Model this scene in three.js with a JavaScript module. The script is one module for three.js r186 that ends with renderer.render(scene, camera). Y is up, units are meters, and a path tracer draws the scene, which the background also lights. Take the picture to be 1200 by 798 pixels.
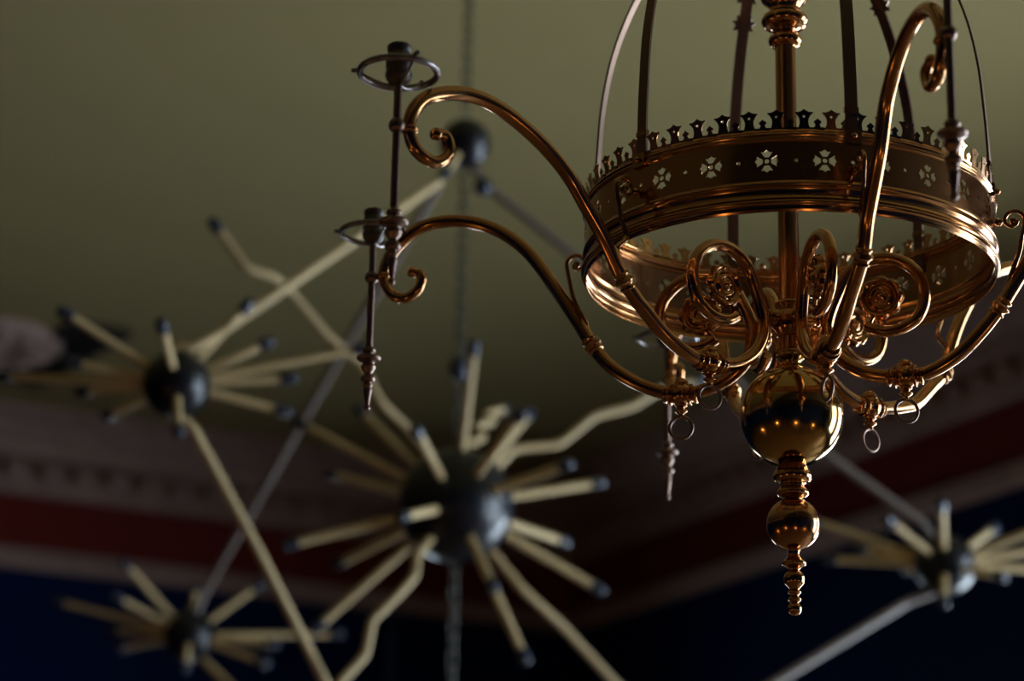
import * as THREE from 'three';
import { mergeGeometries, mergeVertices } from 'three/addons/utils/BufferGeometryUtils.js';
import { RectAreaLightUniformsLib } from 'three/addons/lights/RectAreaLightUniformsLib.js';

// ------------------------------------------------------------------ camera, sky, large lights, exposure
const rad = THREE.MathUtils.degToRad;
const scene = new THREE.Scene();
const EYE = 1.6, F = 2833;                                   // 85 mm lens on a 36 mm frame, in pixels of the 1200 x 798 picture
const camera = new THREE.PerspectiveCamera(2 * Math.atan(399 / F) * 180 / Math.PI, 1200 / 798, 0.05, 60);
camera.position.set(0, EYE, 0);
camera.rotation.order = 'YXZ';
camera.rotation.set(rad(17.5), 0, rad(1.1));
camera.focus = 3.38;
camera.userData.fStop = 2.5;
camera.updateMatrixWorld();
scene.add(camera);

scene.background = new THREE.Color().setRGB(3.4, 4.2, 5.2);   // overcast daylight, seen only through the windows
const renderer = new THREE.WebGLRenderer({ antialias: true });
renderer.toneMapping = THREE.LinearToneMapping;
renderer.toneMappingExposure = 1.15;
renderer.shadowMap.enabled = true;
RectAreaLightUniformsLib.init();

const TURN = rad(27);                                         // the room stands 27 degrees askew to the view
const roomDir = (x, y, z) => new THREE.Vector3(x * Math.cos(TURN) + z * Math.sin(TURN), y, -x * Math.sin(TURN) + z * Math.cos(TURN));
const ROOM = { x0: -7.5, x1: 6.9, z0: -12.65, z1: 1.7, h: 5.1 };
const WINDOWS = [{ z: -6.4, w: 1.7, y0: 0.6, y1: 2.85 }, { z: -3.7, w: 1.3, y0: 0.9, y1: 4.2 }, { z: -1.3, w: 1.3, y0: 0.9, y1: 4.2 }];   // along the window wall, in room metres
const RIM_WINDOWS = [4.6];                                    // unseen, added along the long end wall for low rim light on the brass
const RIM_LANCET = { w: 0.6, y0: 1.1, y1: 2.3 };
for (const W of WINDOWS) {                                    // daylight of each window
  const l = new THREE.RectAreaLight(new THREE.Color().setRGB(0.78, 0.9, 1.0), 9.0, W.w, W.y1 - W.y0), y = (W.y0 + W.y1) / 2;
  l.position.copy(roomDir(ROOM.x1 + 0.32, y, W.z));
  l.lookAt(roomDir(ROOM.x1 - 5, y, W.z));
  scene.add(l);
}
for (const x of RIM_WINDOWS) {
  const l = new THREE.RectAreaLight(new THREE.Color().setRGB(0.78, 0.9, 1.0), 10.2, RIM_LANCET.w, RIM_LANCET.y1 - RIM_LANCET.y0);
  l.position.copy(roomDir(x, (RIM_LANCET.y0 + RIM_LANCET.y1) / 2, ROOM.z0 - 0.2));
  l.lookAt(roomDir(x, (RIM_LANCET.y0 + RIM_LANCET.y1) / 2, ROOM.z0 + 5));
  scene.add(l);
}

// ------------------------------------------------------------------ helpers
let seed = 20231;
const rnd = () => { seed = (seed * 1664525 + 1013904223) >>> 0; return seed / 4294967296; };
const V3 = (x, y, z) => new THREE.Vector3(x, y, z);
const used = {};
function numbered(n) { const k = used[n] = (used[n] ?? -1) + 1; return k ? `${n}_${String(k).padStart(3, '0')}` : n; }
function finish(m) { m.castShadow = m.receiveShadow = true; return m; }
function mesh(name, geo, mat, parent) { const m = finish(new THREE.Mesh(geo, mat)); m.name = name; parent.add(m); return m; }
function merge(list) {
  return mergeGeometries(list.map((g) => { const n = g.index ? g.toNonIndexed() : g; for (const k of Object.keys(n.attributes)) if (!['position', 'normal', 'uv'].includes(k)) n.deleteAttribute(k); return n; }));
}
function lathe(pts, seg = 48) { return new THREE.LatheGeometry(smoothProfile(pts), seg); }
function smoothProfile(pts) { return pts.map(([r, y]) => new THREE.Vector2(Math.max(r, 1e-5), y)); }
function curveProfile(pts, n = 6) {                            // a rounded turned profile
  const c = new THREE.CatmullRomCurve3(pts.map(([r, y]) => V3(r, y, 0)), false, 'centripetal');
  return c.getPoints(pts.length * n).map((p) => [Math.max(p.x, 0), p.y]);
}
function ballProfile(y, r, a0 = -90, a1 = 90, n = 24) { return Array.from({ length: n + 1 }, (_, i) => { const a = rad(a0 + (a1 - a0) * i / n); return [r * Math.cos(a), y + r * Math.sin(a)]; }); }
function sweep(points, radius, radial = 16, up) {              // round tube along points; radius: number or f(t)
  const n = points.length, R = typeof radius === 'number' ? () => radius : radius, pos = [], nor = [], uv = [], idx = [];
  const T = points.map((p, i) => points[Math.min(i + 1, n - 1)].clone().sub(points[Math.max(i - 1, 0)]).normalize());
  let N = up ? up.clone() : (Math.abs(T[0].y) < 0.9 ? V3(0, 1, 0) : V3(1, 0, 0));
  let len = 0;
  for (let i = 0; i < n; i++) {
    N.sub(T[i].clone().multiplyScalar(N.dot(T[i]))).normalize();
    const B = T[i].clone().cross(N), r = R(i / (n - 1));
    if (i) len += points[i].distanceTo(points[i - 1]);
    for (let j = 0; j <= radial; j++) {
      const a = j / radial * 2 * Math.PI, d = N.clone().multiplyScalar(Math.cos(a)).add(B.clone().multiplyScalar(Math.sin(a)));
      pos.push(points[i].x + d.x * r, points[i].y + d.y * r, points[i].z + d.z * r); nor.push(d.x, d.y, d.z); uv.push(len, j / radial);
    }
  }
  const w = radial + 1;
  for (let i = 0; i < n - 1; i++) for (let j = 0; j < radial; j++) { const a = i * w + j; idx.push(a, a + 1, a + w, a + 1, a + w + 1, a + w); }
  for (const [i, s] of [[0, -1], [n - 1, 1]]) {                // closed ends
    const c = pos.length / 3, t = T[i];
    pos.push(points[i].x, points[i].y, points[i].z); nor.push(t.x * s, t.y * s, t.z * s); uv.push(0, 0);
    for (let j = 0; j <= radial; j++) { const k = i * w + j; pos.push(pos[k * 3], pos[k * 3 + 1], pos[k * 3 + 2]); nor.push(t.x * s, t.y * s, t.z * s); uv.push(0, 0); }
    for (let j = 0; j < radial; j++) s > 0 ? idx.push(c, c + 1 + j, c + 2 + j) : idx.push(c, c + 2 + j, c + 1 + j);
  }
  const g = new THREE.BufferGeometry();
  g.setAttribute('position', new THREE.Float32BufferAttribute(pos, 3)); g.setAttribute('normal', new THREE.Float32BufferAttribute(nor, 3)); g.setAttribute('uv', new THREE.Float32BufferAttribute(uv, 2)); g.setIndex(idx);
  return g;
}
function spline(pts, n) { return new THREE.CatmullRomCurve3(pts, false, 'centripetal').getSpacedPoints(n); }
function box(x0, x1, y0, y1, z0, z1) { const g = new THREE.BoxGeometry(x1 - x0, y1 - y0, z1 - z0); g.translate((x0 + x1) / 2, (y0 + y1) / 2, (z0 + z1) / 2); return g; }
// a pixel of the photograph and a distance along the lens axis give a point
const CAMERA_TURN = camera.quaternion.clone();
const at = (px, py, depth) => V3((px - 600) / F * depth, (399 - py) / F * depth, -depth).applyQuaternion(CAMERA_TURN).add(camera.position);

// ------------------------------------------------------------------ materials
function noiseTexture(size, octaves, lo, hi, seedValue, color) {
  let s = seedValue; const r = () => { s = (s * 1664525 + 1013904223) >>> 0; return s / 4294967296; };
  const grids = octaves.map(([n, w]) => ({ n, w, v: Float32Array.from({ length: n * n }, r) })), total = octaves.reduce((a, o) => a + o[1], 0), data = new Uint8Array(size * size * 4);
  for (let y = 0; y < size; y++) for (let x = 0; x < size; x++) {
    let t = 0;
    for (const { n, w, v } of grids) {
      const fx = x / size * n, fy = y / size * n, ix = Math.floor(fx), iy = Math.floor(fy), sx = fx - ix, sy = fy - iy, ux = sx * sx * (3 - 2 * sx), uy = sy * sy * (3 - 2 * sy);
      const g = (a, b) => v[(b % n) * n + (a % n)];
      t += w * ((g(ix, iy) * (1 - ux) + g(ix + 1, iy) * ux) * (1 - uy) + (g(ix, iy + 1) * (1 - ux) + g(ix + 1, iy + 1) * ux) * uy);
    }
    const k = lo + (hi - lo) * t / total, o = (y * size + x) * 4;
    for (let c = 0; c < 3; c++) data[o + c] = Math.max(0, Math.min(255, 255 * k * (color ? color[c] : 1)));
    data[o + 3] = 255;
  }
  const tex = new THREE.DataTexture(data, size, size); tex.wrapS = tex.wrapT = THREE.RepeatWrapping; tex.magFilter = THREE.LinearFilter; tex.minFilter = THREE.LinearMipmapLinearFilter; tex.generateMipmaps = true;
  if (color) tex.colorSpace = THREE.SRGBColorSpace;
  tex.needsUpdate = true; return tex;
}
const rough = (lo, hi, s) => noiseTexture(256, [[6, 2], [17, 1.5], [48, 1], [128, 0.6]], lo, hi, s);
const lin = (r, g, b) => new THREE.Color().setRGB(r, g, b);
const std = (color, roughness, metalness = 0, more = {}) => new THREE.MeshStandardMaterial({ color, roughness, metalness, ...more });
const M = {
  timber: std(lin(0.02, 0.012, 0.008), 0.6),
  iron: std(lin(0.008, 0.008, 0.008), 0.8),
  pipe: std(lin(0.02, 0.06, 0.17), 0.5),
  brass: std(lin(0.56, 0.28, 0.115), 1, 1, { roughnessMap: rough(0.10, 0.24, 5) }),
  globe: std(lin(0.60, 0.37, 0.13), 1, 1, { roughnessMap: rough(0.07, 0.17, 9) }),
  bronze: std(lin(0.28, 0.19, 0.155), 1, 1, { roughnessMap: rough(0.25, 0.5, 11) }),
  strap: std(lin(0.24, 0.15, 0.105), 1, 1, { roughnessMap: rough(0.3, 0.6, 21) }),
  nickel: std(lin(0.34, 0.31, 0.31), 1, 1, { roughnessMap: rough(0.22, 0.42, 13) }),
  ceramic: std(lin(0.09, 0.07, 0.055), 0.4),
  black: new THREE.MeshPhysicalMaterial({ color: lin(0.003, 0.0055, 0.012), roughness: 0.3 }),
  cap: std(lin(0.035, 0.043, 0.07), 0.22),
  wood: std(0xffffff, 0.6, 0, { map: noiseTexture(256, [[5, 2], [31, 1.2], [90, 0.6]], 0.78, 1.0, 31, [0.87, 0.77, 0.57]) }),
  rod: std(lin(0.19, 0.155, 0.14), 0.5),
  chain: std(lin(0.11, 0.11, 0.10), 0.45, 1),
  ceiling: std(0xffffff, 0.85, 0, { map: noiseTexture(512, [[4, 1], [13, 1], [60, 0.6], [200, 0.5]], 0.93, 1.0, 41, [0.58, 0.525, 0.335]) }),
  plaster: std(0xffffff, 0.7, 0, { map: noiseTexture(256, [[5, 1], [19, 1], [70, 1]], 0.75, 1.0, 43, [0.73, 0.615, 0.57]) }),
  red: new THREE.MeshPhysicalMaterial({ color: lin(0.17, 0.024, 0.018), roughness: 0.9, specularIntensity: 0.3 }),
  navy: new THREE.MeshPhysicalMaterial({ color: 0xffffff, roughness: 0.9, specularIntensity: 0.25, map: noiseTexture(256, [[5, 1], [19, 1], [70, 1]], 0.8, 1.0, 47, [0.03, 0.12, 0.31]) }),
  floor: std(0xffffff, 0.4, 0, { map: noiseTexture(256, [[5, 1], [40, 1]], 0.7, 1.0, 51, [0.47, 0.345, 0.215]) }),
  frame: std(lin(0.5, 0.47, 0.42), 0.5),
  glass: new THREE.MeshPhysicalMaterial({ color: 0xffffff, roughness: 0, transmission: 1, thickness: 0, ior: 1.5 }),
  bulb: std(lin(0.1, 0.07, 0.03), 0.4, 0, { emissive: lin(1, 0.5, 0.14), emissiveIntensity: 10 }),
};

// ------------------------------------------------------------------ the room
function struct(name, geo, mat, label, category) {
  const m = finish(new THREE.Mesh(geo, mat)); m.name = name; m.rotation.y = TURN; m.userData = { kind: 'structure', label, category }; scene.add(m); return m;
}
{
  const { x0, x1, z0, z1, h } = ROOM, t = 0.35;
  struct('floor', box(x0 - t, x1 + t, -0.2, 0, z0 - t, z1 + t), M.floor, 'brown boarded floor of the tall dark room', 'floor');
  struct('ceiling', box(x0 - t, x1 + t, h, h + 0.25, z0 - t, z1 + t), M.ceiling, 'flat olive green painted ceiling above the chandelier', 'ceiling');
  const ends = [box(x0 - t, x1 + t, 0, RIM_LANCET.y0, z0 - t, z0), box(x0 - t, x1 + t, RIM_LANCET.y1, h, z0 - t, z0)];
  let xa = x0 - t;
  for (const w of [...RIM_WINDOWS, x1 + t + RIM_LANCET.w / 2]) { ends.push(box(xa, w - RIM_LANCET.w / 2, RIM_LANCET.y0, RIM_LANCET.y1, z0 - t, z0)); xa = w + RIM_LANCET.w / 2; }
  struct('wall_back', merge(ends), M.navy, 'dark navy wall under a red frieze and moulded cornice', 'wall');
  struct('wall_front', box(x0 - t, x1 + t, 0, h, z1, z1 + t), M.navy, 'dark navy wall opposite the moulded cornice corner', 'wall');
  struct('wall_left', box(x0 - t, x0, 0, h, z0, z1), M.navy, 'dark navy wall facing the tall windows', 'wall');
  const pieces = [];
  let z = z0;
  for (const W of WINDOWS) { pieces.push(box(x1, x1 + t, 0, h, z, W.z - W.w / 2), box(x1, x1 + t, 0, W.y0, W.z - W.w / 2, W.z + W.w / 2), box(x1, x1 + t, W.y1, h, W.z - W.w / 2, W.z + W.w / 2)); z = W.z + W.w / 2; }
  pieces.push(box(x1, x1 + t, 0, h, z, z1));
  struct('wall_right', merge(pieces), M.navy, 'dark navy wall pierced by tall windows under the red frieze', 'wall');
  const sash = (W, my) => { const hw = W.w / 2; return merge([box(-0.04, 0.04, W.y0, W.y0 + 0.05, -hw, hw), box(-0.04, 0.04, W.y1 - 0.05, W.y1, -hw, hw), box(-0.04, 0.04, W.y0 + 0.05, W.y1 - 0.05, -hw, -hw + 0.05), box(-0.04, 0.04, W.y0 + 0.05, W.y1 - 0.05, hw - 0.05, hw),
    box(-0.03, 0.03, my - 0.02, my + 0.02, 0.05 - hw, hw - 0.05), box(-0.02, 0.02, W.y0 + 0.05, my - 0.02, -0.015, 0.015), box(-0.02, 0.02, my + 0.02, W.y1 - 0.05, -0.015, 0.015)]); };
  [...WINDOWS.map((W) => [x1 + 0.16, W.z, 0, W]), ...RIM_WINDOWS.map((x) => [x, z0 - 0.12, 90, RIM_LANCET])].forEach(([x, z, turn, W], i) => {
    const my = (W.y0 + W.y1) / 2, pw = W.w / 2 - 0.065, ph = my - W.y0 - 0.07;
    const f = struct(`window_${i + 1}`, sash(W, my), M.frame, turn ? 'small unseen window added in the end wall for rim light on the brass' : i ? 'tall sash window reaching up to the picture rail' : 'low wide sash window opposite the hanging sculpture', 'window');
    f.position.copy(roomDir(x, 0, z)); f.rotation.y = TURN + rad(turn);
    for (const y of [W.y0 + 0.05 + ph / 2, W.y1 - 0.05 - ph / 2]) for (const c of [-1, 1]) mesh('pane', new THREE.PlaneGeometry(pw, ph).rotateY(Math.PI / 2), M.glass, f).position.set(0, y, c * (0.015 + pw / 2));
  });
  // unseen timber gallery over the viewer's side, added to darken the brass reflections
  struct('added_balcony', merge([box(x0, x1 - 0.45, 3.5, 3.66, -0.6, z1), box(x0, x1 - 0.45, 3.66, 4.45, -0.6, -0.53), box(x0, x1 - 0.45, 4.45, 4.54, -0.65, -0.48)]), M.timber, 'unseen dark timber gallery added over the tables to darken the brass reflections', 'added_balcony');
  // cornice, red frieze and picture rail round the four walls: profile points are [distance from wall, height]
  const cornice = [[0, 4.71], [0.035, 4.71], [0.05, 4.73], [0.05, 4.765], [0.065, 4.78], [0.065, 4.87], [0.19, 4.885], [0.20, 4.895], [0.20, 4.945], [0.215, 4.965], [0.24, 4.975], [0.27, 5.0], [0.32, 5.04], [0.39, 5.07], [0.43, 5.08], [0.43, 5.1], [0, 5.1]];
  const frieze = [[0, 4.415], [0.012, 4.415], [0.012, 4.71], [0, 4.71]];
  const rail = [[0, 4.305], [0.02, 4.305], [0.03, 4.32], [0.05, 4.34], [0.055, 4.365], [0.04, 4.385], [0.06, 4.395], [0.06, 4.408], [0, 4.415]];
  const run = (profile, side) => {                               // a mitred run along one wall
    const L = (d) => side === 'back' ? [[x0 + d, z0 + d], [x1 - d, z0 + d]] : side === 'right' ? [[x1 - d, z0 + d], [x1 - d, z1 - d]] : side === 'front' ? [[x1 - d, z1 - d], [x0 + d, z1 - d]] : [[x0 + d, z1 - d], [x0 + d, z0 + d]];
    const pos = [], n = profile.length;
    for (let i = 0; i < n; i++) {
      const [d0, h0] = profile[i], [d1, h1] = profile[(i + 1) % n], [A, B] = L(d0), [C, D] = L(d1);
      pos.push(A[0], h0, A[1], B[0], h0, B[1], D[0], h1, D[1], A[0], h0, A[1], D[0], h1, D[1], C[0], h1, C[1]);
    }
    const g = new THREE.BufferGeometry(); g.setAttribute('position', new THREE.Float32BufferAttribute(pos, 3)); g.setAttribute('uv', new THREE.Float32BufferAttribute(pos.flatMap((_, i) => i % 3 ? [] : [pos[i] + pos[i + 2], pos[i + 1]]), 2)); g.computeVertexNormals(); return g;
  };
  const egg = new THREE.SphereGeometry(1, 12, 8).scale(0.062, 0.046, 0.06);
  let n = 0;
  for (const side of ['back', 'right', 'front', 'left']) {
    const where = { back: 'running above the red frieze of the long wall', right: 'running above the tall windows', front: 'on the wall across the room', left: 'on the wall facing the windows' }[side];
    const c = struct(`trim_${++n}`, run(cornice, side), M.plaster, `brown moulded plaster cornice ${where}`, 'cornice');
    struct(`trim_${++n}`, run(frieze, side), M.red, `dark red painted frieze band ${where.replace('above the red frieze', 'under the cornice')}`, 'frieze');
    struct(`trim_${++n}`, run(rail, side), M.plaster, `brown picture rail ${where.replace('above', 'between navy paint and')}`, 'picture rail');
    if (side === 'back') for (let x = x1 - 0.3; x > x1 - 9.2; x -= 0.19) { const d = mesh('egg', egg, M.plaster, c); d.position.set(x, 4.827, z0 + 0.1); }
    if (side === 'right') for (let z = z0 + 0.3; z < z0 + 7.5; z += 0.19) { const d = mesh('egg', egg, M.plaster, c); d.rotation.y = Math.PI / 2; d.position.set(x1 - 0.1, 4.827, z); }
  }
}

// ------------------------------------------------------------------ the brass chandelier
const AXIS = V3(0.4022, EYE + 1.147, -3.332);                    // centre of the crown ring's lower edge
const chandelier = new THREE.Group(); chandelier.name = 'chandelier'; chandelier.position.copy(AXIS); scene.add(chandelier);
chandelier.userData = { label: 'polished brass chandelier with a pierced crown ring and six scrolled arms', category: 'chandelier' };
const radial = (deg, r, h, off = 0) => { const a = rad(deg); return V3(Math.sin(a) * r + Math.cos(a) * off, h, Math.cos(a) * r - Math.sin(a) * off); };
{
  // turned stem, up to the ceiling
  const top = ROOM.h - AXIS.y;
  mesh('stem', lathe([[0.001, -0.085], [0.0152, -0.085], [0.0152, 0.372], ...curveProfile([[0.0155, 0.374], [0.022, 0.377], [0.0252, 0.384], [0.0225, 0.391], [0.0165, 0.395], [0.0158, 0.4], [0.021, 0.404], [0.031, 0.408], [0.0352, 0.416], [0.032, 0.424], [0.0235, 0.429], [0.0225, 0.436], [0.027, 0.444], [0.035, 0.452], [0.036, 0.462], [0.03, 0.476], [0.022, 0.49], [0.019, 0.52], [0.016, 0.56]], 4), [0.0152, 0.565], [0.0152, top], [0.001, top]]), M.brass, chandelier);
  mesh('ceiling_plate', lathe(curveProfile([[0.001, top - 0.16], [0.03, top - 0.16], [0.05, top - 0.11], [0.05, top - 0.08], [0.09, top - 0.06], [0.13, top - 0.03], [0.14, top], [0.001, top]], 4)), M.brass, chandelier);
  // hub under the ring with a fluted collar
  const hub = mesh('hub', lathe(curveProfile([[0.001, -0.03], [0.019, -0.03], [0.021, -0.036], [0.017, -0.042], [0.023, -0.047], [0.026, -0.056], [0.026, -0.07], [0.022, -0.078], [0.017, -0.084], [0.001, -0.086]], 4)), M.brass, chandelier);
  const flute = []; for (let i = 0; i < 16; i++) { const a = i / 16 * 2 * Math.PI, g = new THREE.CapsuleGeometry(0.0032, 0.015, 4, 8); g.translate(Math.sin(a) * 0.0165, -0.096, Math.cos(a) * 0.0165); flute.push(g); }
  flute.push(lathe([[0.0165, -0.083], [0.0165, -0.108]], 24));
  mesh('fluted_collar', merge(flute), M.brass, hub);
  // neck and globe
  mesh('globe', lathe([[0.001, -0.104], ...curveProfile([[0.018, -0.104], [0.0225, -0.1075], [0.0205, -0.111], [0.0215, -0.114], [0.018, -0.118], [0.0145, -0.1235], [0.0165, -0.128], [0.0245, -0.1325], [0.0315, -0.1355]], 4), ...ballProfile(-0.202, 0.0745, 63, -78, 40).slice(1)], 96), M.globe, chandelier);
  mesh('finial', lathe([...curveProfile([[0.017, -0.272], [0.022, -0.279], [0.0265, -0.287], [0.0275, -0.293], [0.024, -0.299], [0.018, -0.302], [0.0175, -0.307], [0.0215, -0.311], [0.023, -0.3165], [0.0185, -0.3215], [0.012, -0.3245]], 4), ...ballProfile(-0.361, 0.038, 71, -76, 28), ...curveProfile([[0.0085, -0.399], [0.008, -0.405], [0.0115, -0.4095], [0.0172, -0.416], [0.0165, -0.4195], [0.0085, -0.4245], [0.0075, -0.4275], [0.0125, -0.4315], [0.0148, -0.4375], [0.0135, -0.4455], [0.0075, -0.4525], [0.0065, -0.4545], [0.0095, -0.458], [0.0065, -0.4615], [0.006, -0.464], [0.0095, -0.468], [0.0062, -0.4725]], 4), ...ballProfile(-0.4815, 0.0098, 62, -90, 14)], 64), M.brass, chandelier);

  // crown ring: stamped mouldings below and above a pierced frieze, fleurons along the top
  const sheet = (pts, t = 0.0022) => [...pts, ...[...pts].reverse().map(([r, y]) => [r - t, y]), pts[0]];
  const low = curveProfile([[0.2975, 0], [0.2995, 0.004], [0.3, 0.0085], [0.3022, 0.0098], [0.3035, 0.0125], [0.3022, 0.0152], [0.2995, 0.0168], [0.2965, 0.02], [0.295, 0.0265], [0.2965, 0.0325], [0.299, 0.0352], [0.3012, 0.037], [0.3016, 0.0395], [0.3, 0.0418], [0.2988, 0.044]], 3);
  const high = curveProfile([[0.2988, 0.1], [0.3, 0.1015], [0.3018, 0.1032], [0.302, 0.1052], [0.3, 0.107], [0.3008, 0.1085], [0.3015, 0.1105], [0.3, 0.1128], [0.297, 0.115], [0.2945, 0.119], [0.294, 0.1215]], 3);
  const ring = mesh('crown_ring', merge([lathe(sheet(low), 192), lathe(sheet(high), 192)]), M.brass, chandelier);
  // pierced frieze: 24 bays, each a four-petalled flower and a dot, bent round the ring
  const bay = rad(15) * 0.2988, y0 = 0.0435, y1 = 0.1008, petal = [[-0.003, 0.0056], [0.003, 0.0056], [0.0052, 0.009], [0.0084, 0.0142], [0.0045, 0.0132], [0, 0.0164], [-0.0045, 0.0132], [-0.0084, 0.0142], [-0.0052, 0.009]];
  const disc = (cx, cy, r, n) => Array.from({ length: n }, (_, i) => [cx + r * Math.cos(i / n * 2 * Math.PI), cy + r * Math.sin(i / n * 2 * Math.PI)]);
  const holes = [disc(-bay / 4, 0.0608 + 0.0115, 0.0034, 12), disc(bay / 4, 0.0723, 0.0028, 12)];
  for (let k = 0; k < 4; k++) holes.push(petal.map(([x, y]) => { const c = Math.cos(k * Math.PI / 2), s = Math.sin(k * Math.PI / 2); return [-bay / 4 + x * c - y * s, 0.0723 + x * s + y * c]; }));
  const V2 = ([x, y]) => new THREE.Vector2(x, y);
  const outline = [[-bay / 2, y0], ...[0.25, 0.5, 0.75].map((k) => [-bay / 2 + bay * k, y0]), [bay / 2, y0], [bay / 2, y1], ...[0.75, 0.5, 0.25].map((k) => [-bay / 2 + bay * k, y1]), [-bay / 2, y1]];
  const flat = new THREE.ShapeGeometry((() => { const s = new THREE.Shape(outline.map(V2)); for (const h of holes) s.holes.push(new THREE.Path(h.map(V2))); return s; })());
  const bend = (tris, phi, R, out) => {                           // tris: [x, y] triples
    const pos = [], nor = [], uv = [];
    for (const [x, y] of tris) { const a = phi + x / 0.2988; pos.push(Math.sin(a) * R, y, Math.cos(a) * R); nor.push(Math.sin(a) * out, 0, Math.cos(a) * out); uv.push(a * 2, y * 8); }
    const g = new THREE.BufferGeometry(); g.setAttribute('position', new THREE.Float32BufferAttribute(pos, 3)); g.setAttribute('normal', new THREE.Float32BufferAttribute(nor, 3)); g.setAttribute('uv', new THREE.Float32BufferAttribute(uv, 2)); return g;
  };
  let tris = []; { const p = flat.attributes.position, ix = flat.index.array; for (let i = 0; i < ix.length; i += 3) tris.push([0, 1, 2].map((k) => [p.getX(ix[i + k]), p.getY(ix[i + k])])); }
  for (let pass = 0; pass < 4; pass++) {                          // long edges are halved so that the sheet bends smoothly
    const next = [];
    for (const t of tris) {
      const d = (a, b) => Math.abs(a[0] - b[0]), m = (a, b) => [(a[0] + b[0]) / 2, (a[1] + b[1]) / 2];
      let k = 0, best = 0; for (let i = 0; i < 3; i++) { const q = d(t[i], t[(i + 1) % 3]); if (q > best) { best = q; k = i; } }
      if (best > 0.009) { const a = t[k], b = t[(k + 1) % 3], c = t[(k + 2) % 3], q = m(a, b); next.push([a, q, c], [q, b, c]); } else next.push(t);
    }
    tris = next;
  }
  const front = tris.flat(), back = tris.flatMap(([a, b, c]) => [a, c, b]), parts = [];
  for (let k = 0; k < 24; k++) {
    const phi = rad(2.9 + 15 * k) + bay / 4 / 0.2988;
    parts.push(bend(front, phi, 0.2988, 1), bend(back, phi, 0.297, -1));
    for (const h of holes) { const pos = []; for (let i = 0; i < h.length; i++) { const a = h[i], b = h[(i + 1) % h.length], P = (q, R) => [Math.sin(phi + q[0] / 0.2988) * R, q[1], Math.cos(phi + q[0] / 0.2988) * R]; pos.push(...P(a, 0.2988), ...P(a, 0.297), ...P(b, 0.297), ...P(a, 0.2988), ...P(b, 0.297), ...P(b, 0.2988)); } const g = new THREE.BufferGeometry(); g.setAttribute('position', new THREE.Float32BufferAttribute(pos, 3)); g.computeVertexNormals(); g.setAttribute('uv', new THREE.Float32BufferAttribute(pos.length / 3 * 2, 2)); parts.push(g); }
  }
  const fr = mesh('pierced_frieze', merge(parts), M.brass, ring); fr.userData.label = 'brass band pierced with four-petalled flowers and dots';
  // fleurons: 50 cut-out crests, each with a bud beside it
  const lobe = (cx, pts) => [...pts.map(([x, y]) => [cx + x, y])];
  const pitch = rad(7.2) * 0.293, half = [[0.0075, 0.0035], [0.0062, 0.008], [0.0058, 0.012], [0.0068, 0.0165], [0.0092, 0.0205], [0.0122, 0.0232], [0.0122, 0.0246], [0.0075, 0.0246], [0.0035, 0.0262], [0, 0.0288]];
  const bud = [[-0.0042, 0.0035], [-0.0034, 0.006], [-0.0028, 0.0078], [-0.005, 0.0092], [-0.0048, 0.0118], [-0.002, 0.0136], [0, 0.0158], [0.002, 0.0136], [0.0048, 0.0118], [0.005, 0.0092], [0.0028, 0.0078], [0.0034, 0.006], [0.0042, 0.0035]];
  const crest = new THREE.Shape([[-pitch / 4, -0.004], [-pitch / 4, 0.0032], ...half.map(([x, y]) => [-x, y]), ...half.slice(0, -1).reverse(), ...lobe(pitch / 2, bud), [pitch * 0.75, 0.0032], [pitch * 0.75, -0.004]].map(V2));
  crest.holes.push(new THREE.Path(disc(0, 0.0185, 0.0019, 8).map(V2)));
  const cg = new THREE.ExtrudeGeometry(crest, { depth: 0.0015, bevelEnabled: false, steps: 1 });
  cg.rotateX(rad(9));                                            // the crest leans a little outward
  for (let k = 0; k < 50; k++) { const f = mesh('fleuron', cg, M.brass, ring), a = rad(-2.3 + 7.2 * k); f.rotation.y = a; f.position.set(Math.sin(a) * 0.2925, 0.119, Math.cos(a) * 0.2925); }

  // six flat straps rising from the ring to the stem
  const sp = new THREE.CatmullRomCurve3([[0.2955, 0.085], [0.2955, 0.16], [0.2925, 0.23], [0.286, 0.31], [0.27, 0.39], [0.242, 0.465], [0.2, 0.54], [0.15, 0.62], [0.095, 0.7], [0.05, 0.76], [0.012, 0.8]].map(([r, y]) => V3(r, y, 0)), false, 'centripetal').getSpacedPoints(56);
  const strapGeo = (() => {
    const pos = [], uv = [], w = 0.0088, t = 0.0017, ring4 = (i) => { const p = sp[i], q = sp[Math.min(i + 1, 56)].clone().sub(sp[Math.max(i - 1, 0)]).normalize(), n = V3(q.y, -q.x, 0), o = p.clone().addScaledVector(n, t), ii = p.clone().addScaledVector(n, -t); return [[-w, o], [w, o], [w, ii], [-w, ii]].map(([x, v]) => [x, v.y, v.x]); };
    for (let i = 0; i < 56; i++) { const A = ring4(i), B = ring4(i + 1); for (let j = 0; j < 4; j++) { const k = (j + 1) % 4; pos.push(...A[j], ...A[k], ...B[k], ...A[j], ...B[k], ...B[j]); uv.push(j * .02, i * .02, j * .02 + .02, i * .02, j * .02 + .02, i * .02 + .02, j * .02, i * .02, j * .02 + .02, i * .02 + .02, j * .02, i * .02 + .02); } }
    const g = new THREE.BufferGeometry(); g.setAttribute('position', new THREE.Float32BufferAttribute(pos, 3)); g.setAttribute('uv', new THREE.Float32BufferAttribute(uv, 2)); g.computeVertexNormals(); return g;
  })();
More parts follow.
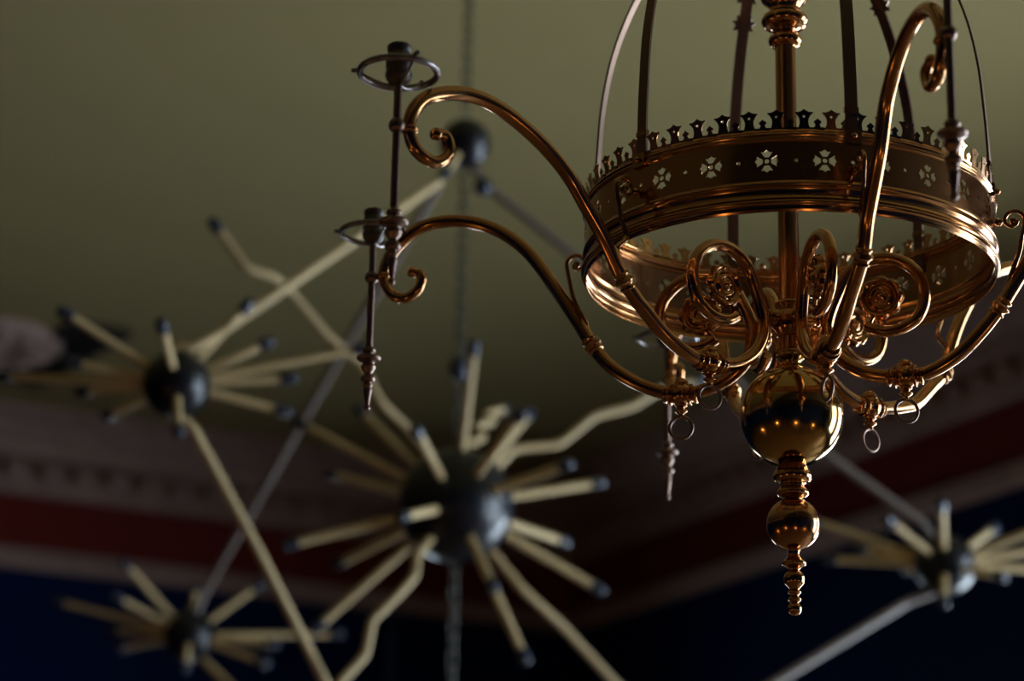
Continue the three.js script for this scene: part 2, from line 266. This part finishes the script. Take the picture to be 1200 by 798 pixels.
  const leaf = new THREE.Shape([[0, 0], [0.006, 0.004], [0.016, 0.002], [0.012, 0.01], [0.019, 0.016], [0.011, 0.017], [0.012, 0.026], [0.005, 0.022], [0, 0.032], [-0.005, 0.022], [-0.012, 0.026], [-0.011, 0.017], [-0.019, 0.016], [-0.012, 0.01], [-0.016, 0.002], [-0.006, 0.004]].map(V2));
  const leafGeo = new THREE.ExtrudeGeometry(leaf, { depth: 0.002, bevelEnabled: true, bevelSize: 0.001, bevelThickness: 0.001, bevelSegments: 1 });
  const clasp = merge([new THREE.BoxGeometry(0.023, 0.02, 0.008), (() => { const g = new THREE.SphereGeometry(0.0045, 14, 10); g.translate(0, 0, 0.006); return g; })()]);
  for (let k = 0; k < 6; k++) {
    const s = mesh('strap', strapGeo, M.strap, chandelier); s.rotation.y = rad(10.4 + 60 * k);
    const c = mesh('clasp', clasp, M.brass, s); c.position.set(0, 0.1085, 0.2995);
    const b = mesh('band', new THREE.BoxGeometry(0.02, 0.007, 0.006), M.brass, s); b.position.set(0, 0.15, 0.2955);
    for (const [y, r, tilt] of [[0.5, 0.2255, -29], [0.538, 0.2035, -31], [0.576, 0.18, -32]]) { const l = mesh('leaf', leafGeo, M.bronze, s); l.position.set(0, y, r); l.rotation.x = rad(tilt); }
  }
  mesh('strap_boss', lathe(curveProfile([[0.001, 0.75], [0.025, 0.755], [0.034, 0.775], [0.03, 0.8], [0.04, 0.815], [0.03, 0.835], [0.001, 0.84]], 4)), M.brass, chandelier);

  // ---- arms: profile points are [radius from the stem, height]; each ends in its own outer sweep
  const inner = [];                                               // from the eye of the inner loop down to the swivel joint
  for (let i = 0; i <= 30; i++) { const a = rad(-118 + 278 * i / 30), k = 0.047 + 0.0145 * Math.min(1, i / 9); inner.push([0.134 + k * Math.cos(a) * 1.02, -0.036 + k * Math.sin(a) * 0.97]); }
  inner.push([0.0615, -0.045], [0.0545, -0.072], [0.058, -0.098], [0.074, -0.123], [0.105, -0.145], [0.135, -0.154]);
  const JOINT = [0.165, -0.1565];
  const sweepOut = {
    a: { deg: -50, yaw: 20, collar: [0.328, -0.074], pts: [[0.198, -0.155], [0.228, -0.1455], [0.257, -0.131], [0.28, -0.1145], [0.306, -0.095], [0.328, -0.073], [0.366, -0.02], [0.4, 0.018], [0.429, 0.05], [0.467, 0.078], [0.516, 0.102], [0.561, 0.116], [0.604, 0.119], [0.642, 0.111], [0.679, 0.0925], [0.699, 0.068], [0.704, 0.042], [0.691, 0.017], [0.66, 0.009], [0.638, 0.028], [0.644, 0.05], [0.66, 0.048]], bead: [0.7035, 0.042] },
    b: { deg: -110, yaw: -12, collar: [0.299, -0.071], pts: [[0.203, -0.147], [0.241, -0.128], [0.277, -0.1], [0.299, -0.071], [0.326, -0.027], [0.363, 0.031], [0.407, 0.091], [0.45, 0.126], [0.492, 0.145], [0.533, 0.153], [0.574, 0.15], [0.604, 0.135], [0.633, 0.105], [0.642, 0.073], [0.628, 0.043], [0.604, 0.034], [0.583, 0.048], [0.579, 0.069], [0.594, 0.075]], bead: [0.6415, 0.073] },
    c: { deg: 10.5, yaw: 108, collar: [0.325, -0.072], pts: [[0.2, -0.151], [0.246, -0.129], [0.273, -0.109], [0.303, -0.089], [0.325, -0.07], [0.346, -0.029], [0.4, 0.043], [0.436, 0.107], [0.486, 0.148], [0.538, 0.167], [0.585, 0.166], [0.62, 0.146], [0.64, 0.112], [0.636, 0.08], [0.615, 0.058], [0.588, 0.062], [0.58, 0.084], [0.6, 0.09]], bead: [0.6395, 0.1] },
    d: { deg: 70, yaw: 10, collar: [0.303, -0.066], pts: [[0.193, -0.155], [0.237, -0.1335], [0.275, -0.099], [0.303, -0.065], [0.329, -0.027], [0.366, 0.031], [0.41, 0.091], [0.453, 0.126], [0.495, 0.145], [0.536, 0.153], [0.577, 0.15], [0.607, 0.135], [0.636, 0.105], [0.645, 0.073], [0.631, 0.043], [0.607, 0.034], [0.586, 0.048], [0.582, 0.069], [0.597, 0.075]], bead: [0.6445, 0.073] },
    e: { deg: 129, yaw: 38, collar: [0.335, -0.07], pts: [[0.205, -0.15], [0.24, -0.141], [0.268, -0.13], [0.307, -0.096], [0.334, -0.07], [0.35, -0.03], [0.378, 0.026], [0.42, 0.085], [0.458, 0.12], [0.498, 0.14], [0.54, 0.15], [0.582, 0.147], [0.612, 0.132], [0.641, 0.1], [0.65, 0.07], [0.635, 0.04], [0.61, 0.03], [0.588, 0.044], [0.585, 0.065], [0.6, 0.07]], bead: [0.6495, 0.07] },
    f: { deg: -169, yaw: -60, collar: [0.3, -0.082], pts: [[0.203, -0.149], [0.241, -0.132], [0.277, -0.108], [0.3, -0.08], [0.33, -0.035], [0.37, 0.025], [0.415, 0.08], [0.46, 0.115], [0.505, 0.132], [0.55, 0.137], [0.6, 0.13], [0.635, 0.115], [0.664, 0.085], [0.672, 0.053], [0.658, 0.023], [0.634, 0.014], [0.613, 0.028], [0.609, 0.049], [0.624, 0.055]], bead: [0.6715, 0.053] },
  };
  const P3 = (deg, pts) => pts.map(([r, h]) => radial(deg, r, h));
  const oriented = (geo, from, to) => { const g = geo.clone(), d = to.clone().sub(from), q = new THREE.Quaternion().setFromUnitVectors(V3(0, 1, 0), d.normalize()); g.applyQuaternion(q); g.translate(from.x, from.y, from.z); return g; };
  const collarGeo = lathe(curveProfile([[0.001, -0.013], [0.0095, -0.013], [0.0125, -0.0105], [0.0105, -0.007], [0.0108, -0.0055], [0.0148, -0.0005], [0.0148, 0.0005], [0.0108, 0.0055], [0.0105, 0.007], [0.0125, 0.0105], [0.0095, 0.013], [0.001, 0.013]], 3), 28);
  const jointBody = lathe([[0.001, -0.0265], ...curveProfile([[0.0105, -0.0265], [0.013, -0.0245], [0.013, -0.0225], [0.0105, -0.0205], [0.0105, -0.018], [0.0158, -0.0165], [0.0158, -0.0135], [0.0125, -0.0118], [0.0158, -0.0075], [0.0176, 0], [0.0158, 0.0075], [0.0125, 0.0118], [0.0158, 0.0135], [0.0158, 0.0165], [0.0105, 0.018], [0.0105, 0.0205], [0.013, 0.0225], [0.013, 0.0245], [0.0105, 0.0265]], 3), [0.001, 0.0265]], 32);
  const tapGeo = merge([lathe(curveProfile([[0.0005, 0.0258], [0.0045, 0.0245], [0.0095, 0.0205], [0.0118, 0.0155], [0.0112, 0.009], [0.001, 0.004]], 4), 24), lathe(curveProfile([[0.001, -0.012], [0.0085, -0.0145], [0.0092, -0.0175], [0.0055, -0.0205], [0.0062, -0.0225], [0.0098, -0.0255], [0.0062, -0.0285], [0.0038, -0.0305], [0.0038, -0.034], [0.001, -0.036]], 4), 24)]);
  const rosette = (() => {                                        // a scalloped dish with raised rings round a boss, both faces, facing +-z
    const nr = 22, na = 96, pos = [], uv = [], idx = [];
    const prof = (u) => 0.004 + 0.0022 * Math.exp(-(((u - 0.82) / 0.09) ** 2)) - 0.0025 * Math.exp(-(((u - 0.62) / 0.1) ** 2)) + 0.003 * Math.exp(-(((u - 0.42) / 0.09) ** 2)) + 0.0085 * Math.exp(-((u / 0.2) ** 2)) - 0.003 * Math.max(0, u - 0.9) / 0.1;
    for (const s of [1, -1]) for (let i = 0; i <= nr; i++) for (let j = 0; j <= na; j++) {
      const u = i / nr, a = j / na * 2 * Math.PI, sc = 1 - 0.11 * u * u * u * (1 - Math.abs(Math.cos(a * 4))), r = 0.0335 * u * sc, w = 1 + 0.35 * u * u * Math.abs(Math.cos(a * 4));
      pos.push(r * Math.cos(a), r * Math.sin(a), s * prof(u) * (u > 0.95 ? 0.4 : 1) * (u > 0.55 ? w : 1)); uv.push(u, j / na);
    }
    const W = na + 1, half = (nr + 1) * W;
    for (let f = 0; f < 2; f++) for (let i = 0; i < nr; i++) for (let j = 0; j < na; j++) { const a = f * half + i * W + j; f ? idx.push(a, a + 1, a + W, a + 1, a + W + 1, a + W) : idx.push(a, a + W, a + 1, a + 1, a + W, a + W + 1); }
    for (let j = 0; j < na; j++) { const a = nr * W + j, b = a + half; idx.push(a, b, a + 1, a + 1, b, b + 1); }
    const g = new THREE.BufferGeometry(); g.setAttribute('position', new THREE.Float32BufferAttribute(pos, 3)); g.setAttribute('uv', new THREE.Float32BufferAttribute(uv, 2)); g.setIndex(idx); g.computeVertexNormals(); return g;
  })();
  const finialGeo = lathe([[0.0005, 0.058], [0.0053, 0.058], [0.0053, 0.009], ...ballProfile(0, 0.0108, 62, -62, 10), [0.0053, -0.0085], [0.0053, -0.112], ...curveProfile([[0.005, -0.1135], [0.0098, -0.1165], [0.0098, -0.121], [0.0065, -0.1235], [0.0075, -0.1255], [0.0175, -0.1285], [0.0188, -0.1315], [0.0168, -0.1345], [0.0095, -0.1385], [0.0085, -0.1405], [0.0112, -0.1435], [0.0108, -0.147], [0.0072, -0.153], [0.0058, -0.1565], [0.0098, -0.1605], [0.0112, -0.164], [0.0095, -0.1685], [0.0055, -0.171], [0.0075, -0.1745], [0.0052, -0.178], [0.0068, -0.181], [0.0055, -0.19], [0.0038, -0.202], [0.0034, -0.206]], 3), ...ballProfile(-0.2105, 0.005, 55, -90, 8)], 24);
  const galleryGeo = (() => {
    const g = [new THREE.TorusGeometry(0.05, 0.0046, 12, 56).rotateX(Math.PI / 2).translate(0, 0.0735, 0)];
    for (let k = 0; k < 3; k++) {
      const a = rad(25 + 120 * k), d = V3(Math.sin(a), 0, Math.cos(a));
      g.push(sweep(spline([[0.003, 0.056], [0.016, 0.0565], [0.033, 0.0635], [0.05, 0.0735]].map(([r, y]) => V3(d.x * r, y, d.z * r)), 14), 0.0026, 8));
      const c = new THREE.CylinderGeometry(0.0032, 0.0032, 0.014, 10).rotateX(Math.PI / 2).translate(0, 0.0775, 0.0545).rotateY(a); g.push(c);
    }
    return merge(g);
  })();
  const socketGeo = lathe(curveProfile([[0.001, 0.056], [0.009, 0.057], [0.0145, 0.062], [0.0172, 0.068], [0.0172, 0.073], [0.0155, 0.076], [0.0168, 0.079], [0.0168, 0.094], [0.0155, 0.097], [0.0148, 0.1], [0.0158, 0.104], [0.0158, 0.11], [0.013, 0.112], [0.012, 0.108], [0.001, 0.106]], 3), 28);
  for (const { deg, yaw, collar, pts, bead } of Object.values(sweepOut)) {
    const line = spline(P3(deg, [...inner, JOINT, ...pts]), 300), side = radial(deg, 0, 0, 1);
    const rr = (t) => t < 0.42 ? 0.0084 + 0.0016 * t / 0.42 : t < 0.84 ? 0.01 : 0.01 - 0.0027 * (t - 0.84) / 0.16;
    const eye = new THREE.SphereGeometry(0.0088, 18, 12); eye.translate(line[300].x, line[300].y, line[300].z);
    const arm = mesh('arm', merge([sweep(line, rr, 20, side), eye]), M.brass, chandelier);
    const along = (r, h) => { let k = 0, b = 9; for (let i = 60; i < 240; i++) { const d = line[i].distanceTo(radial(deg, r, h)); if (d < b) { b = d; k = i; } } return [line[k], line[k + 1].clone().sub(line[k - 1]).normalize()]; };
    const [cp, ct] = along(...collar); mesh('collar', oriented(collarGeo, cp, cp.clone().add(ct)), M.brass, arm);
    const [jp, jt] = along(...JOINT); const j = mesh('swivel_joint', merge([oriented(jointBody, jp, jp.clone().add(jt)), tapGeo.clone().translate(jp.x, jp.y, jp.z)]), M.brass, arm);
    j.userData.label = 'turned brass swivel joint';
    const kr = mesh('key_ring', new THREE.TorusGeometry(0.0166, 0.0025, 10, 40).rotateY(rad(yaw)).translate(jp.x, jp.y - 0.0505, jp.z), M.bronze, arm); kr.userData.label = 'plain round ring hanging from the joint';
    // stub to the hub, rosette in the loop
    const s0 = radial(deg, 0.02, -0.058), s1 = radial(deg, 0.056, -0.062);
    mesh('stub', merge([sweep([s0, s1], 0.0062, 16), oriented(collarGeo.clone().scale(0.72, 0.5, 0.72), s0.clone().lerp(s1, 0.62), s1)]), M.brass, arm);
    mesh('rosette', rosette.clone().translate(0, 0, 0).rotateY(rad(deg) + Math.PI / 2).translate(radial(deg, 0.134, -0.036).x, -0.036, radial(deg, 0.134, -0.036).z), M.brass, arm);
    mesh('rosette_stalk', sweep(spline(P3(deg, [[0.113, -0.079], [0.12, -0.066], [0.127, -0.052], [0.134, -0.04]]), 12), 0.0035, 10), M.brass, arm);
    // thin scrolled bracket between ring and arm
    const br = []; for (let i = 0; i <= 26; i++) { const a = rad(-10 - 340 * i / 26), k = 0.006 + 0.0105 * i / 26; br.push([0.326 + k * Math.cos(a), 0.0615 + k * Math.sin(a)]); }
    br.push([0.3405, 0.05], [0.3375, 0.037], [0.333, 0.015], [0.3235, -0.01], [collar[0] + 0.013, -0.031], [collar[0] + 0.008, -0.05], [collar[0] + 0.001, collar[1] + 0.006]);
    const b0 = new THREE.SphereGeometry(0.0055, 14, 10), bp = radial(deg, 0.3265, 0.061); b0.translate(bp.x, bp.y, bp.z);
    const b1 = new THREE.SphereGeometry(0.006, 14, 10), bq = radial(deg, 0.3055, 0.061); b1.translate(bq.x, bq.y, bq.z);
    mesh('bracket', merge([sweep(spline(P3(deg, br), 120), (t) => 0.0026 + 0.0016 * t, 12, side), b0, b1]), M.brass, arm);
    // lamp rod with its beads, gallery and socket
    const rod = radial(deg, bead[0] + 0.0205, bead[1]), bd = new THREE.SphereGeometry(0.0118, 20, 14).scale(1, 0.62, 1), tb = radial(deg, ...bead); bd.translate(tb.x, tb.y, tb.z);
    mesh('bead_link', merge([bd, sweep([tb, rod], 0.0045, 12)]), M.brass, arm);
    const put = (g) => g.clone().translate(rod.x, rod.y, rod.z);
    mesh('lamp_rod', put(finialGeo), M.bronze, arm);
    mesh('gallery', put(galleryGeo), M.nickel, arm).userData.label = 'three-armed bronze ring that held a shade';
    mesh('socket', put(socketGeo), M.ceramic, arm);
  }
}

// ------------------------------------------------------------------ the hanging molecule sculpture
const sculpture = new THREE.Group(); sculpture.name = 'hanging_sculpture'; scene.add(sculpture);
sculpture.userData = { label: 'hanging sculpture of spiked black balls joined by bent wooden rods on a chain', category: 'sculpture' };
{
  const RS = 0.0122, AXD = 6.85;
  const nucleus = at(534, 592, AXD), onAxis = (py) => { let lo = -3, hi = 4; const v = V3(), inv = camera.matrixWorldInverse.copy(camera.matrixWorld).invert(); for (let i = 0; i < 40; i++) { const m = (lo + hi) / 2; v.set(nucleus.x, nucleus.y + m, nucleus.z).applyMatrix4(inv); (399 - v.y / -v.z * F > py ? lo = m : hi = m); } return V3(nucleus.x, nucleus.y + lo, nucleus.z); };
  const apex = onAxis(168), foot = onAxis(1045);
  const dep = (p) => -p.clone().applyMatrix4(camera.matrixWorldInverse).z;
  const balls = [
    { p: nucleus, px: [534, 592], r: 0.164, L: 0.475, name: 'nucleus_ball' },
    { p: at(207, 450, 6.35), px: [207, 450], r: 0.0895, L: 0.3 },
    { p: at(222, 745, 8.3), px: [222, 745], r: 0.0885, L: 0.31 },
    { p: at(1107, 662, 7.2), px: [1107, 662], r: 0.0915, L: 0.3 },
    { p: apex, px: [535, 168], r: 0.076, L: 0.2 },
    { p: foot, px: [505, 1045], r: 0.085, L: 0.3 },
  ];
  const ballGeo = (r) => lathe([...ballProfile(0, r, 90, 1.2, 30), [r * 0.985, r * 0.008], [r * 0.985, -r * 0.008], ...ballProfile(0, r, -1.2, -90, 30)], 64);
  for (const b of balls) { b.mesh = mesh(b.name ?? 'ball', ballGeo(b.r), M.black, sculpture); b.mesh.position.copy(b.p); }
  // a straight wooden spike with a dark cap: tip in pixels, toward (+1) or away from (-1) the lens
  const capGeo = lathe(curveProfile([[0.0005, 0.003], [0.014, 0.001], [0.0165, 0.006], [0.0168, 0.03], [0.0152, 0.041], [0.011, 0.046], [0.0005, 0.048]], 3), 20);
  function spike(b, tx, ty, sign, long = 1) {
    const depth = dep(b.p), dx = (tx - b.px[0]) / F * depth, dy = (ty - b.px[1]) / F * depth, d = Math.hypot(dx, dy), L = Math.max(b.L * long, d * 1.02);
    const tip = at(tx, ty, depth - sign * Math.sqrt(L * L - d * d)), dir = tip.clone().sub(b.p).normalize(), end = tip.clone().addScaledVector(dir, -0.04);
    const base = b.p.clone().addScaledVector(dir, b.r * 0.96);
    const s = mesh('spike', sweep([base, end], b.r > 0.12 ? RS : RS * 0.9, 14), M.wood, sculpture);
    const c = mesh('cap', capGeo, M.cap, s); c.position.copy(end); c.quaternion.setFromUnitVectors(V3(0, 1, 0), dir); return s;
  }
  const N = balls[0], W = balls[1], S = balls[2], E = balls[3], T = balls[4];
  for (const a of [[556, 401, 0.35], [613, 482, 0.6], [622, 482, -1], [487, 502, 1], [706, 565, -1], [668, 543, 0.8], [346, 493, -0.6], [419, 478, -1], [384, 555, -1], [334, 639, 0.8], [470, 606, 1], [394, 662, -1], [367, 739, 0.6], [617, 776, 0.5], [579, 690, 1], [706, 693, -0.5], [664, 636, -1]]) spike(N, a[0], a[1], Math.sign(a[2]), a[2] === 1 ? 0.9 : 1);
  for (const a of [[70, 363, 1], [189, 378, 1], [78, 423, 1], [-3, 441, -1], [92, 459, -1], [124, 488, -1], [318, 400, -1], [430, 407, -1], [346, 443, -1], [339, 483, -1], [293, 354, -1], [209, 508, 1]]) spike(W, a[0], a[1], a[2]);
  for (const a of [[143, 657, 1], [133, 698, 1], [64, 704, -1], [128, 739, -1], [138, 760, -1], [230, 688, -1], [307, 683, -1], [325, 755, 1], [313, 778, 1], [400, 743, -1], [217, 785, 1]]) spike(S, a[0], a[1], a[2]);
  for (const a of [[1103, 587, 1], [1038, 607, 1], [945, 608, -1], [1061, 668, -1], [965, 655, -1], [1003, 642, -1], [1167, 617, -1], [1222, 617, 1], [1226, 643, -1], [1228, 668, -1], [1176, 676, 1], [1106, 708, 1]]) spike(E, a[0], a[1], a[2]);
  spike(T, 519, 206, 1); 
  // zigzag wands of the nucleus: pixel corners, distance steps from the nucleus
  const wand = (name, pts, r, mat, capped) => {
    const corner = []; const P = pts.map(([x, y, d]) => at(x, y, d));
    P.forEach((p, i) => { if (i && i < P.length - 1) { const u = P[i - 1].clone().sub(p), v = P[i + 1].clone().sub(p), k = Math.min(0.016, u.length() * 0.35, v.length() * 0.35); const a = p.clone().addScaledVector(u.normalize(), k), b = p.clone().addScaledVector(v.normalize(), k); for (let j = 0; j <= 5; j++) { const t = j / 5; corner.push(a.clone().multiplyScalar((1 - t) * (1 - t)).addScaledVector(p, 2 * t * (1 - t)).addScaledVector(b, t * t)); } } else corner.push(p); });
    const m = mesh(name, sweep(corner, r, 14), mat, sculpture);
    if (capped) { const e = P[P.length - 1], d = e.clone().sub(P[P.length - 2]).normalize(), c = mesh('cap', capGeo, M.cap, m); c.position.copy(e); c.quaternion.setFromUnitVectors(V3(0, 1, 0), d); }
    return m;
  };
  wand('zigzag_wand', [[560, 575, 6.85], [578, 551, 6.9], [602, 526, 6.95], [655, 521, 7.0], [697, 487, 7.05], [742, 476, 7.1], [775, 455, 7.15], [812, 448, 7.2]], RS, M.wood, true);
  wand('zigzag_wand', [[510, 550, 6.95], [476, 500, 6.95], [446, 472, 6.9], [423, 427, 6.9], [382, 392, 6.85], [340, 342, 6.8], [322, 325, 6.75], [288, 314, 6.7], [258, 272, 6.7]], RS, M.wood, true);
  wand('zigzag_wand', [[510, 625, 6.75], [489, 650, 6.65], [486, 675, 6.6], [468, 696, 6.55], [436, 727, 6.5], [428, 768, 6.45], [398, 800, 6.4], [388, 850, 6.4]], RS, M.wood, true);
  wand('zigzag_wand', [[560, 625, 6.95], [583, 655, 6.95], [612, 690, 6.95], [662, 737, 7.0], [722, 802, 7.05], [760, 830, 7.05]], RS, M.wood, true);
  wand('zigzag_wand', [[540, 560, 7.0], [548, 521, 7.05], [566, 512, 7.2], [556, 500, 7.3], [577, 494, 7.45], [568, 486, 7.55], [588, 480, 7.7]], RS, M.wood, true);
  // long bent rods joining the balls
  const R2 = 0.0138;
  const span = (pts, a, b, mat = M.wood) => wand('joining_rod', pts.map(([x, y], i) => [x, y, dep(a.p) + (dep(b.p) - dep(a.p)) * i / (pts.length - 1)]), R2, mat);
  const line3 = (a, b, mid, mat) => { // mid pixels laid on the straight way between two balls
    const A = dep(a.p), B = dep(b.p), f = (x, y) => { const u = Math.max(0, Math.hypot(x - a.px[0], y - a.px[1]) - 55), v = Math.hypot(x - b.px[0], y - b.px[1]); return 1 / ((v / A + u / B) / (u + v)); };
    return wand('joining_rod', [[...a.px, A], ...mid.map(([x, y]) => [x, y, f(x, y)]), [...b.px, B]], R2, mat);
  };
  const Bm = balls[5];
  line3(W, T, [[206, 404], [226, 409], [264, 386], [515, 212]], M.wood);
  line3(W, Bm, [[203, 482], [226, 502], [300, 640]], M.wood);
  line3(S, T, [[232, 712], [244, 686], [510, 222]], M.rod);
  line3(S, Bm, [[236, 772], [262, 797]], M.wood);
  line3(E, T, [[1095, 635], [1082, 614], [980, 541], [572, 220]], M.rod);
  line3(E, Bm, [[1103, 690], [1062, 706]], M.rod);
  { const c = mesh('clamp', new THREE.SphereGeometry(0.03, 20, 14), M.cap, sculpture); c.position.copy(at(566, 219, dep(T.p))); }
  // chain of oval links down the middle
  const chain = new THREE.Group(); chain.name = 'chain'; sculpture.add(chain);
  const linkGeo = (() => { const p = []; for (let i = 0; i <= 40; i++) { const a = i / 40 * 2 * Math.PI; p.push(V3(Math.cos(a) * 0.0125, Math.sin(a) * 0.0125 + Math.sign(Math.sin(a)) * 0.014, 0)); } return sweep(p, 0.0042, 8, V3(0, 0, 1)); })();
  let k = 0; const runChain = (y0, y1) => { for (let y = y1; y > y0; y -= 0.045) { const l = mesh('link', linkGeo, M.chain, chain); l.position.set(nucleus.x, y, nucleus.z); l.rotation.y = (k++ % 2) * Math.PI / 2 + 0.6; } };
  runChain(apex.y + 0.08, ROOM.h - 0.03); runChain(nucleus.y + 0.17, apex.y - 0.08); runChain(foot.y + 0.09, nucleus.y - 0.17);
  const sh = mesh('shackle', lathe(curveProfile([[0.0005, -0.035], [0.02, -0.033], [0.03, -0.012], [0.03, 0.012], [0.02, 0.033], [0.0005, 0.035]], 4), 24), M.cap, sculpture); sh.position.copy(onAxis(432));
  const hk = mesh('ceiling_hook', lathe(curveProfile([[0.0005, 0], [0.02, 0], [0.03, 0.02], [0.06, 0.04], [0.07, 0.06], [0.0005, 0.06]], 4), 28), M.cap, sculpture); hk.position.set(nucleus.x, ROOM.h - 0.06, nucleus.z);
}

// ------------------------------------------------------------------ ceiling ornament and the lamps across the room
{
  const onCeiling = (px, py) => { const d = at(px, py, 1).sub(camera.position); return camera.position.clone().addScaledVector(d, (ROOM.h - EYE) / d.y); };
  const boss = new THREE.Group(); boss.name = 'ceiling_rose'; boss.userData = { label: 'brown plaster ceiling rose near the cornice', category: 'ceiling rose' }; boss.position.copy(onCeiling(-18, 396)); scene.add(boss);
  mesh('rose_plate', lathe(curveProfile([[0.001, -0.09], [0.05, -0.09], [0.08, -0.06], [0.16, -0.05], [0.2, -0.075], [0.25, -0.06], [0.3, -0.045], [0.34, -0.055], [0.37, -0.03], [0.38, 0], [0.001, 0]], 4), 48), M.plaster, boss);
  for (let i = 0; i < 12; i++) { const g = new THREE.SphereGeometry(1, 14, 10); g.scale(0.05, 0.03, 0.075); const a = i / 12 * 2 * Math.PI, m = mesh('plaster_leaf', g, M.plaster, boss); m.position.set(Math.sin(a) * 0.255, -0.06, Math.cos(a) * 0.255); m.rotation.y = a; }
  const v0 = onCeiling(122, 380), v1 = onCeiling(14, 444), panel = new THREE.Group(), vl = v1.distanceTo(v0);
  panel.name = 'ceiling_panel'; panel.userData = { label: 'long black slatted panel on the olive ceiling beside the plaster rose', category: 'panel' }; panel.position.copy(v0.clone().lerp(v1, 0.5)); panel.rotation.y = Math.atan2(-(v1.z - v0.z), v1.x - v0.x); scene.add(panel);  // black slatted stand-in for a diagonal dark streak of unknown identity
  mesh('panel_frame', merge([box(-vl / 2, vl / 2, -0.03, 0, -0.15, -0.12), box(-vl / 2, vl / 2, -0.03, 0, 0.12, 0.15), box(-vl / 2, -vl / 2 + 0.03, -0.03, 0, -0.12, 0.12), box(vl / 2 - 0.03, vl / 2, -0.03, 0, -0.12, 0.12), box(-vl / 2, vl / 2, -0.006, 0, -0.12, 0.12)]), M.iron, panel);
  for (let z = -0.1; z < 0.11; z += 0.04) mesh('panel_bar', box(-vl / 2 + 0.03, vl / 2 - 0.03, -0.024, -0.006, z - 0.008, z + 0.008), M.iron, panel);
  { // a painted pipe running down the far wall
    const d = at(459, 730, 1).sub(camera.position), n = roomDir(0, 0, 1), k = (ROOM.z0 + 0.06) / d.dot(n), q = camera.position.clone().addScaledVector(d, k);
    const pipe = new THREE.Group(); pipe.name = 'wall_pipe'; pipe.userData = { label: 'thin blue painted pipe running down the navy wall below the picture rail', category: 'pipe' }; pipe.position.set(q.x, 0, q.z); scene.add(pipe);
    mesh('tube', lathe([[0.0005, 0], [0.024, 0], [0.024, 4.27], [0.0005, 4.27]], 20), M.pipe, pipe);
    for (const y of [0.5, 1.8, 3.1, 4.2]) mesh('pipe_clip', lathe([[0.024, y - 0.02], [0.03, y - 0.02], [0.03, y + 0.02], [0.024, y + 0.02]], 20), M.iron, pipe);
  }
  // warm table lamps on the floor below, mirrored as sparks in the brass
  const places = [['by the windowless navy wall', -86, 2.8], ['beside the bare floor below the scrolled arms', -42, 2.9], ['under the camera side of the chandelier', 4, 2.6], ['towards the window wall', 48, 2.8]];
  const words = ['small round wooden table alone below the arm with the lowest lamp rod', 'small round wooden table on the floor below the paired lamp rods', 'small round wooden table close by the wall without windows', 'small round wooden table on the floor close to the windows'];
  const lampWords = ['brass table lamp with a bare warm bulb, deepest in the room', 'brass table lamp with a bare warm bulb, below the paired lamp rods', 'brass table lamp with a bare warm bulb, by the wall without windows', 'brass table lamp with a bare warm bulb, close to the windows'];
  places.forEach(([, az, d], i) => {
    const x = AXIS.x + Math.sin(rad(az)) * d, z = AXIS.z + Math.cos(rad(az)) * d;
    const t = new THREE.Group(); t.name = numbered('round_table'); t.userData = { label: words[i], category: 'table', group: 'tables on the floor below' }; t.position.set(x, 0, z); scene.add(t);
    mesh('tabletop', lathe(curveProfile([[0.001, 0.71], [0.3, 0.712], [0.335, 0.72], [0.34, 0.735], [0.33, 0.745], [0.001, 0.746]], 3), 40), M.floor, t);
    mesh('pedestal', lathe(curveProfile([[0.2, 0.0], [0.21, 0.02], [0.08, 0.05], [0.035, 0.1], [0.03, 0.4], [0.045, 0.6], [0.08, 0.71]], 4), 32), M.ceramic, t);
    const s = new THREE.Group(); s.name = numbered('table_lamp'); s.userData = { label: lampWords[i], category: 'table lamp', group: 'lamps on the tables below' }; s.position.set(x, 0.749, z); scene.add(s);
    mesh('lamp_base', lathe(curveProfile([[0.001, 0], [0.07, 0], [0.072, 0.01], [0.03, 0.025], [0.012, 0.04], [0.011, 0.2], [0.018, 0.215], [0.018, 0.25], [0.001, 0.252]], 3), 28), M.bronze, s);
    mesh('bulb', lathe(curveProfile([[0.0005, 0.25], [0.014, 0.252], [0.018, 0.27], [0.042, 0.315], [0.042, 0.335], [0.026, 0.36], [0.0005, 0.367]], 4), 20), M.bulb, s);
    const p = new THREE.PointLight(lin(1, 0.52, 0.18), 0.16); p.position.set(0, 0.32, 0); p.castShadow = true; s.add(p);
  });
}
renderer.render(scene, camera);
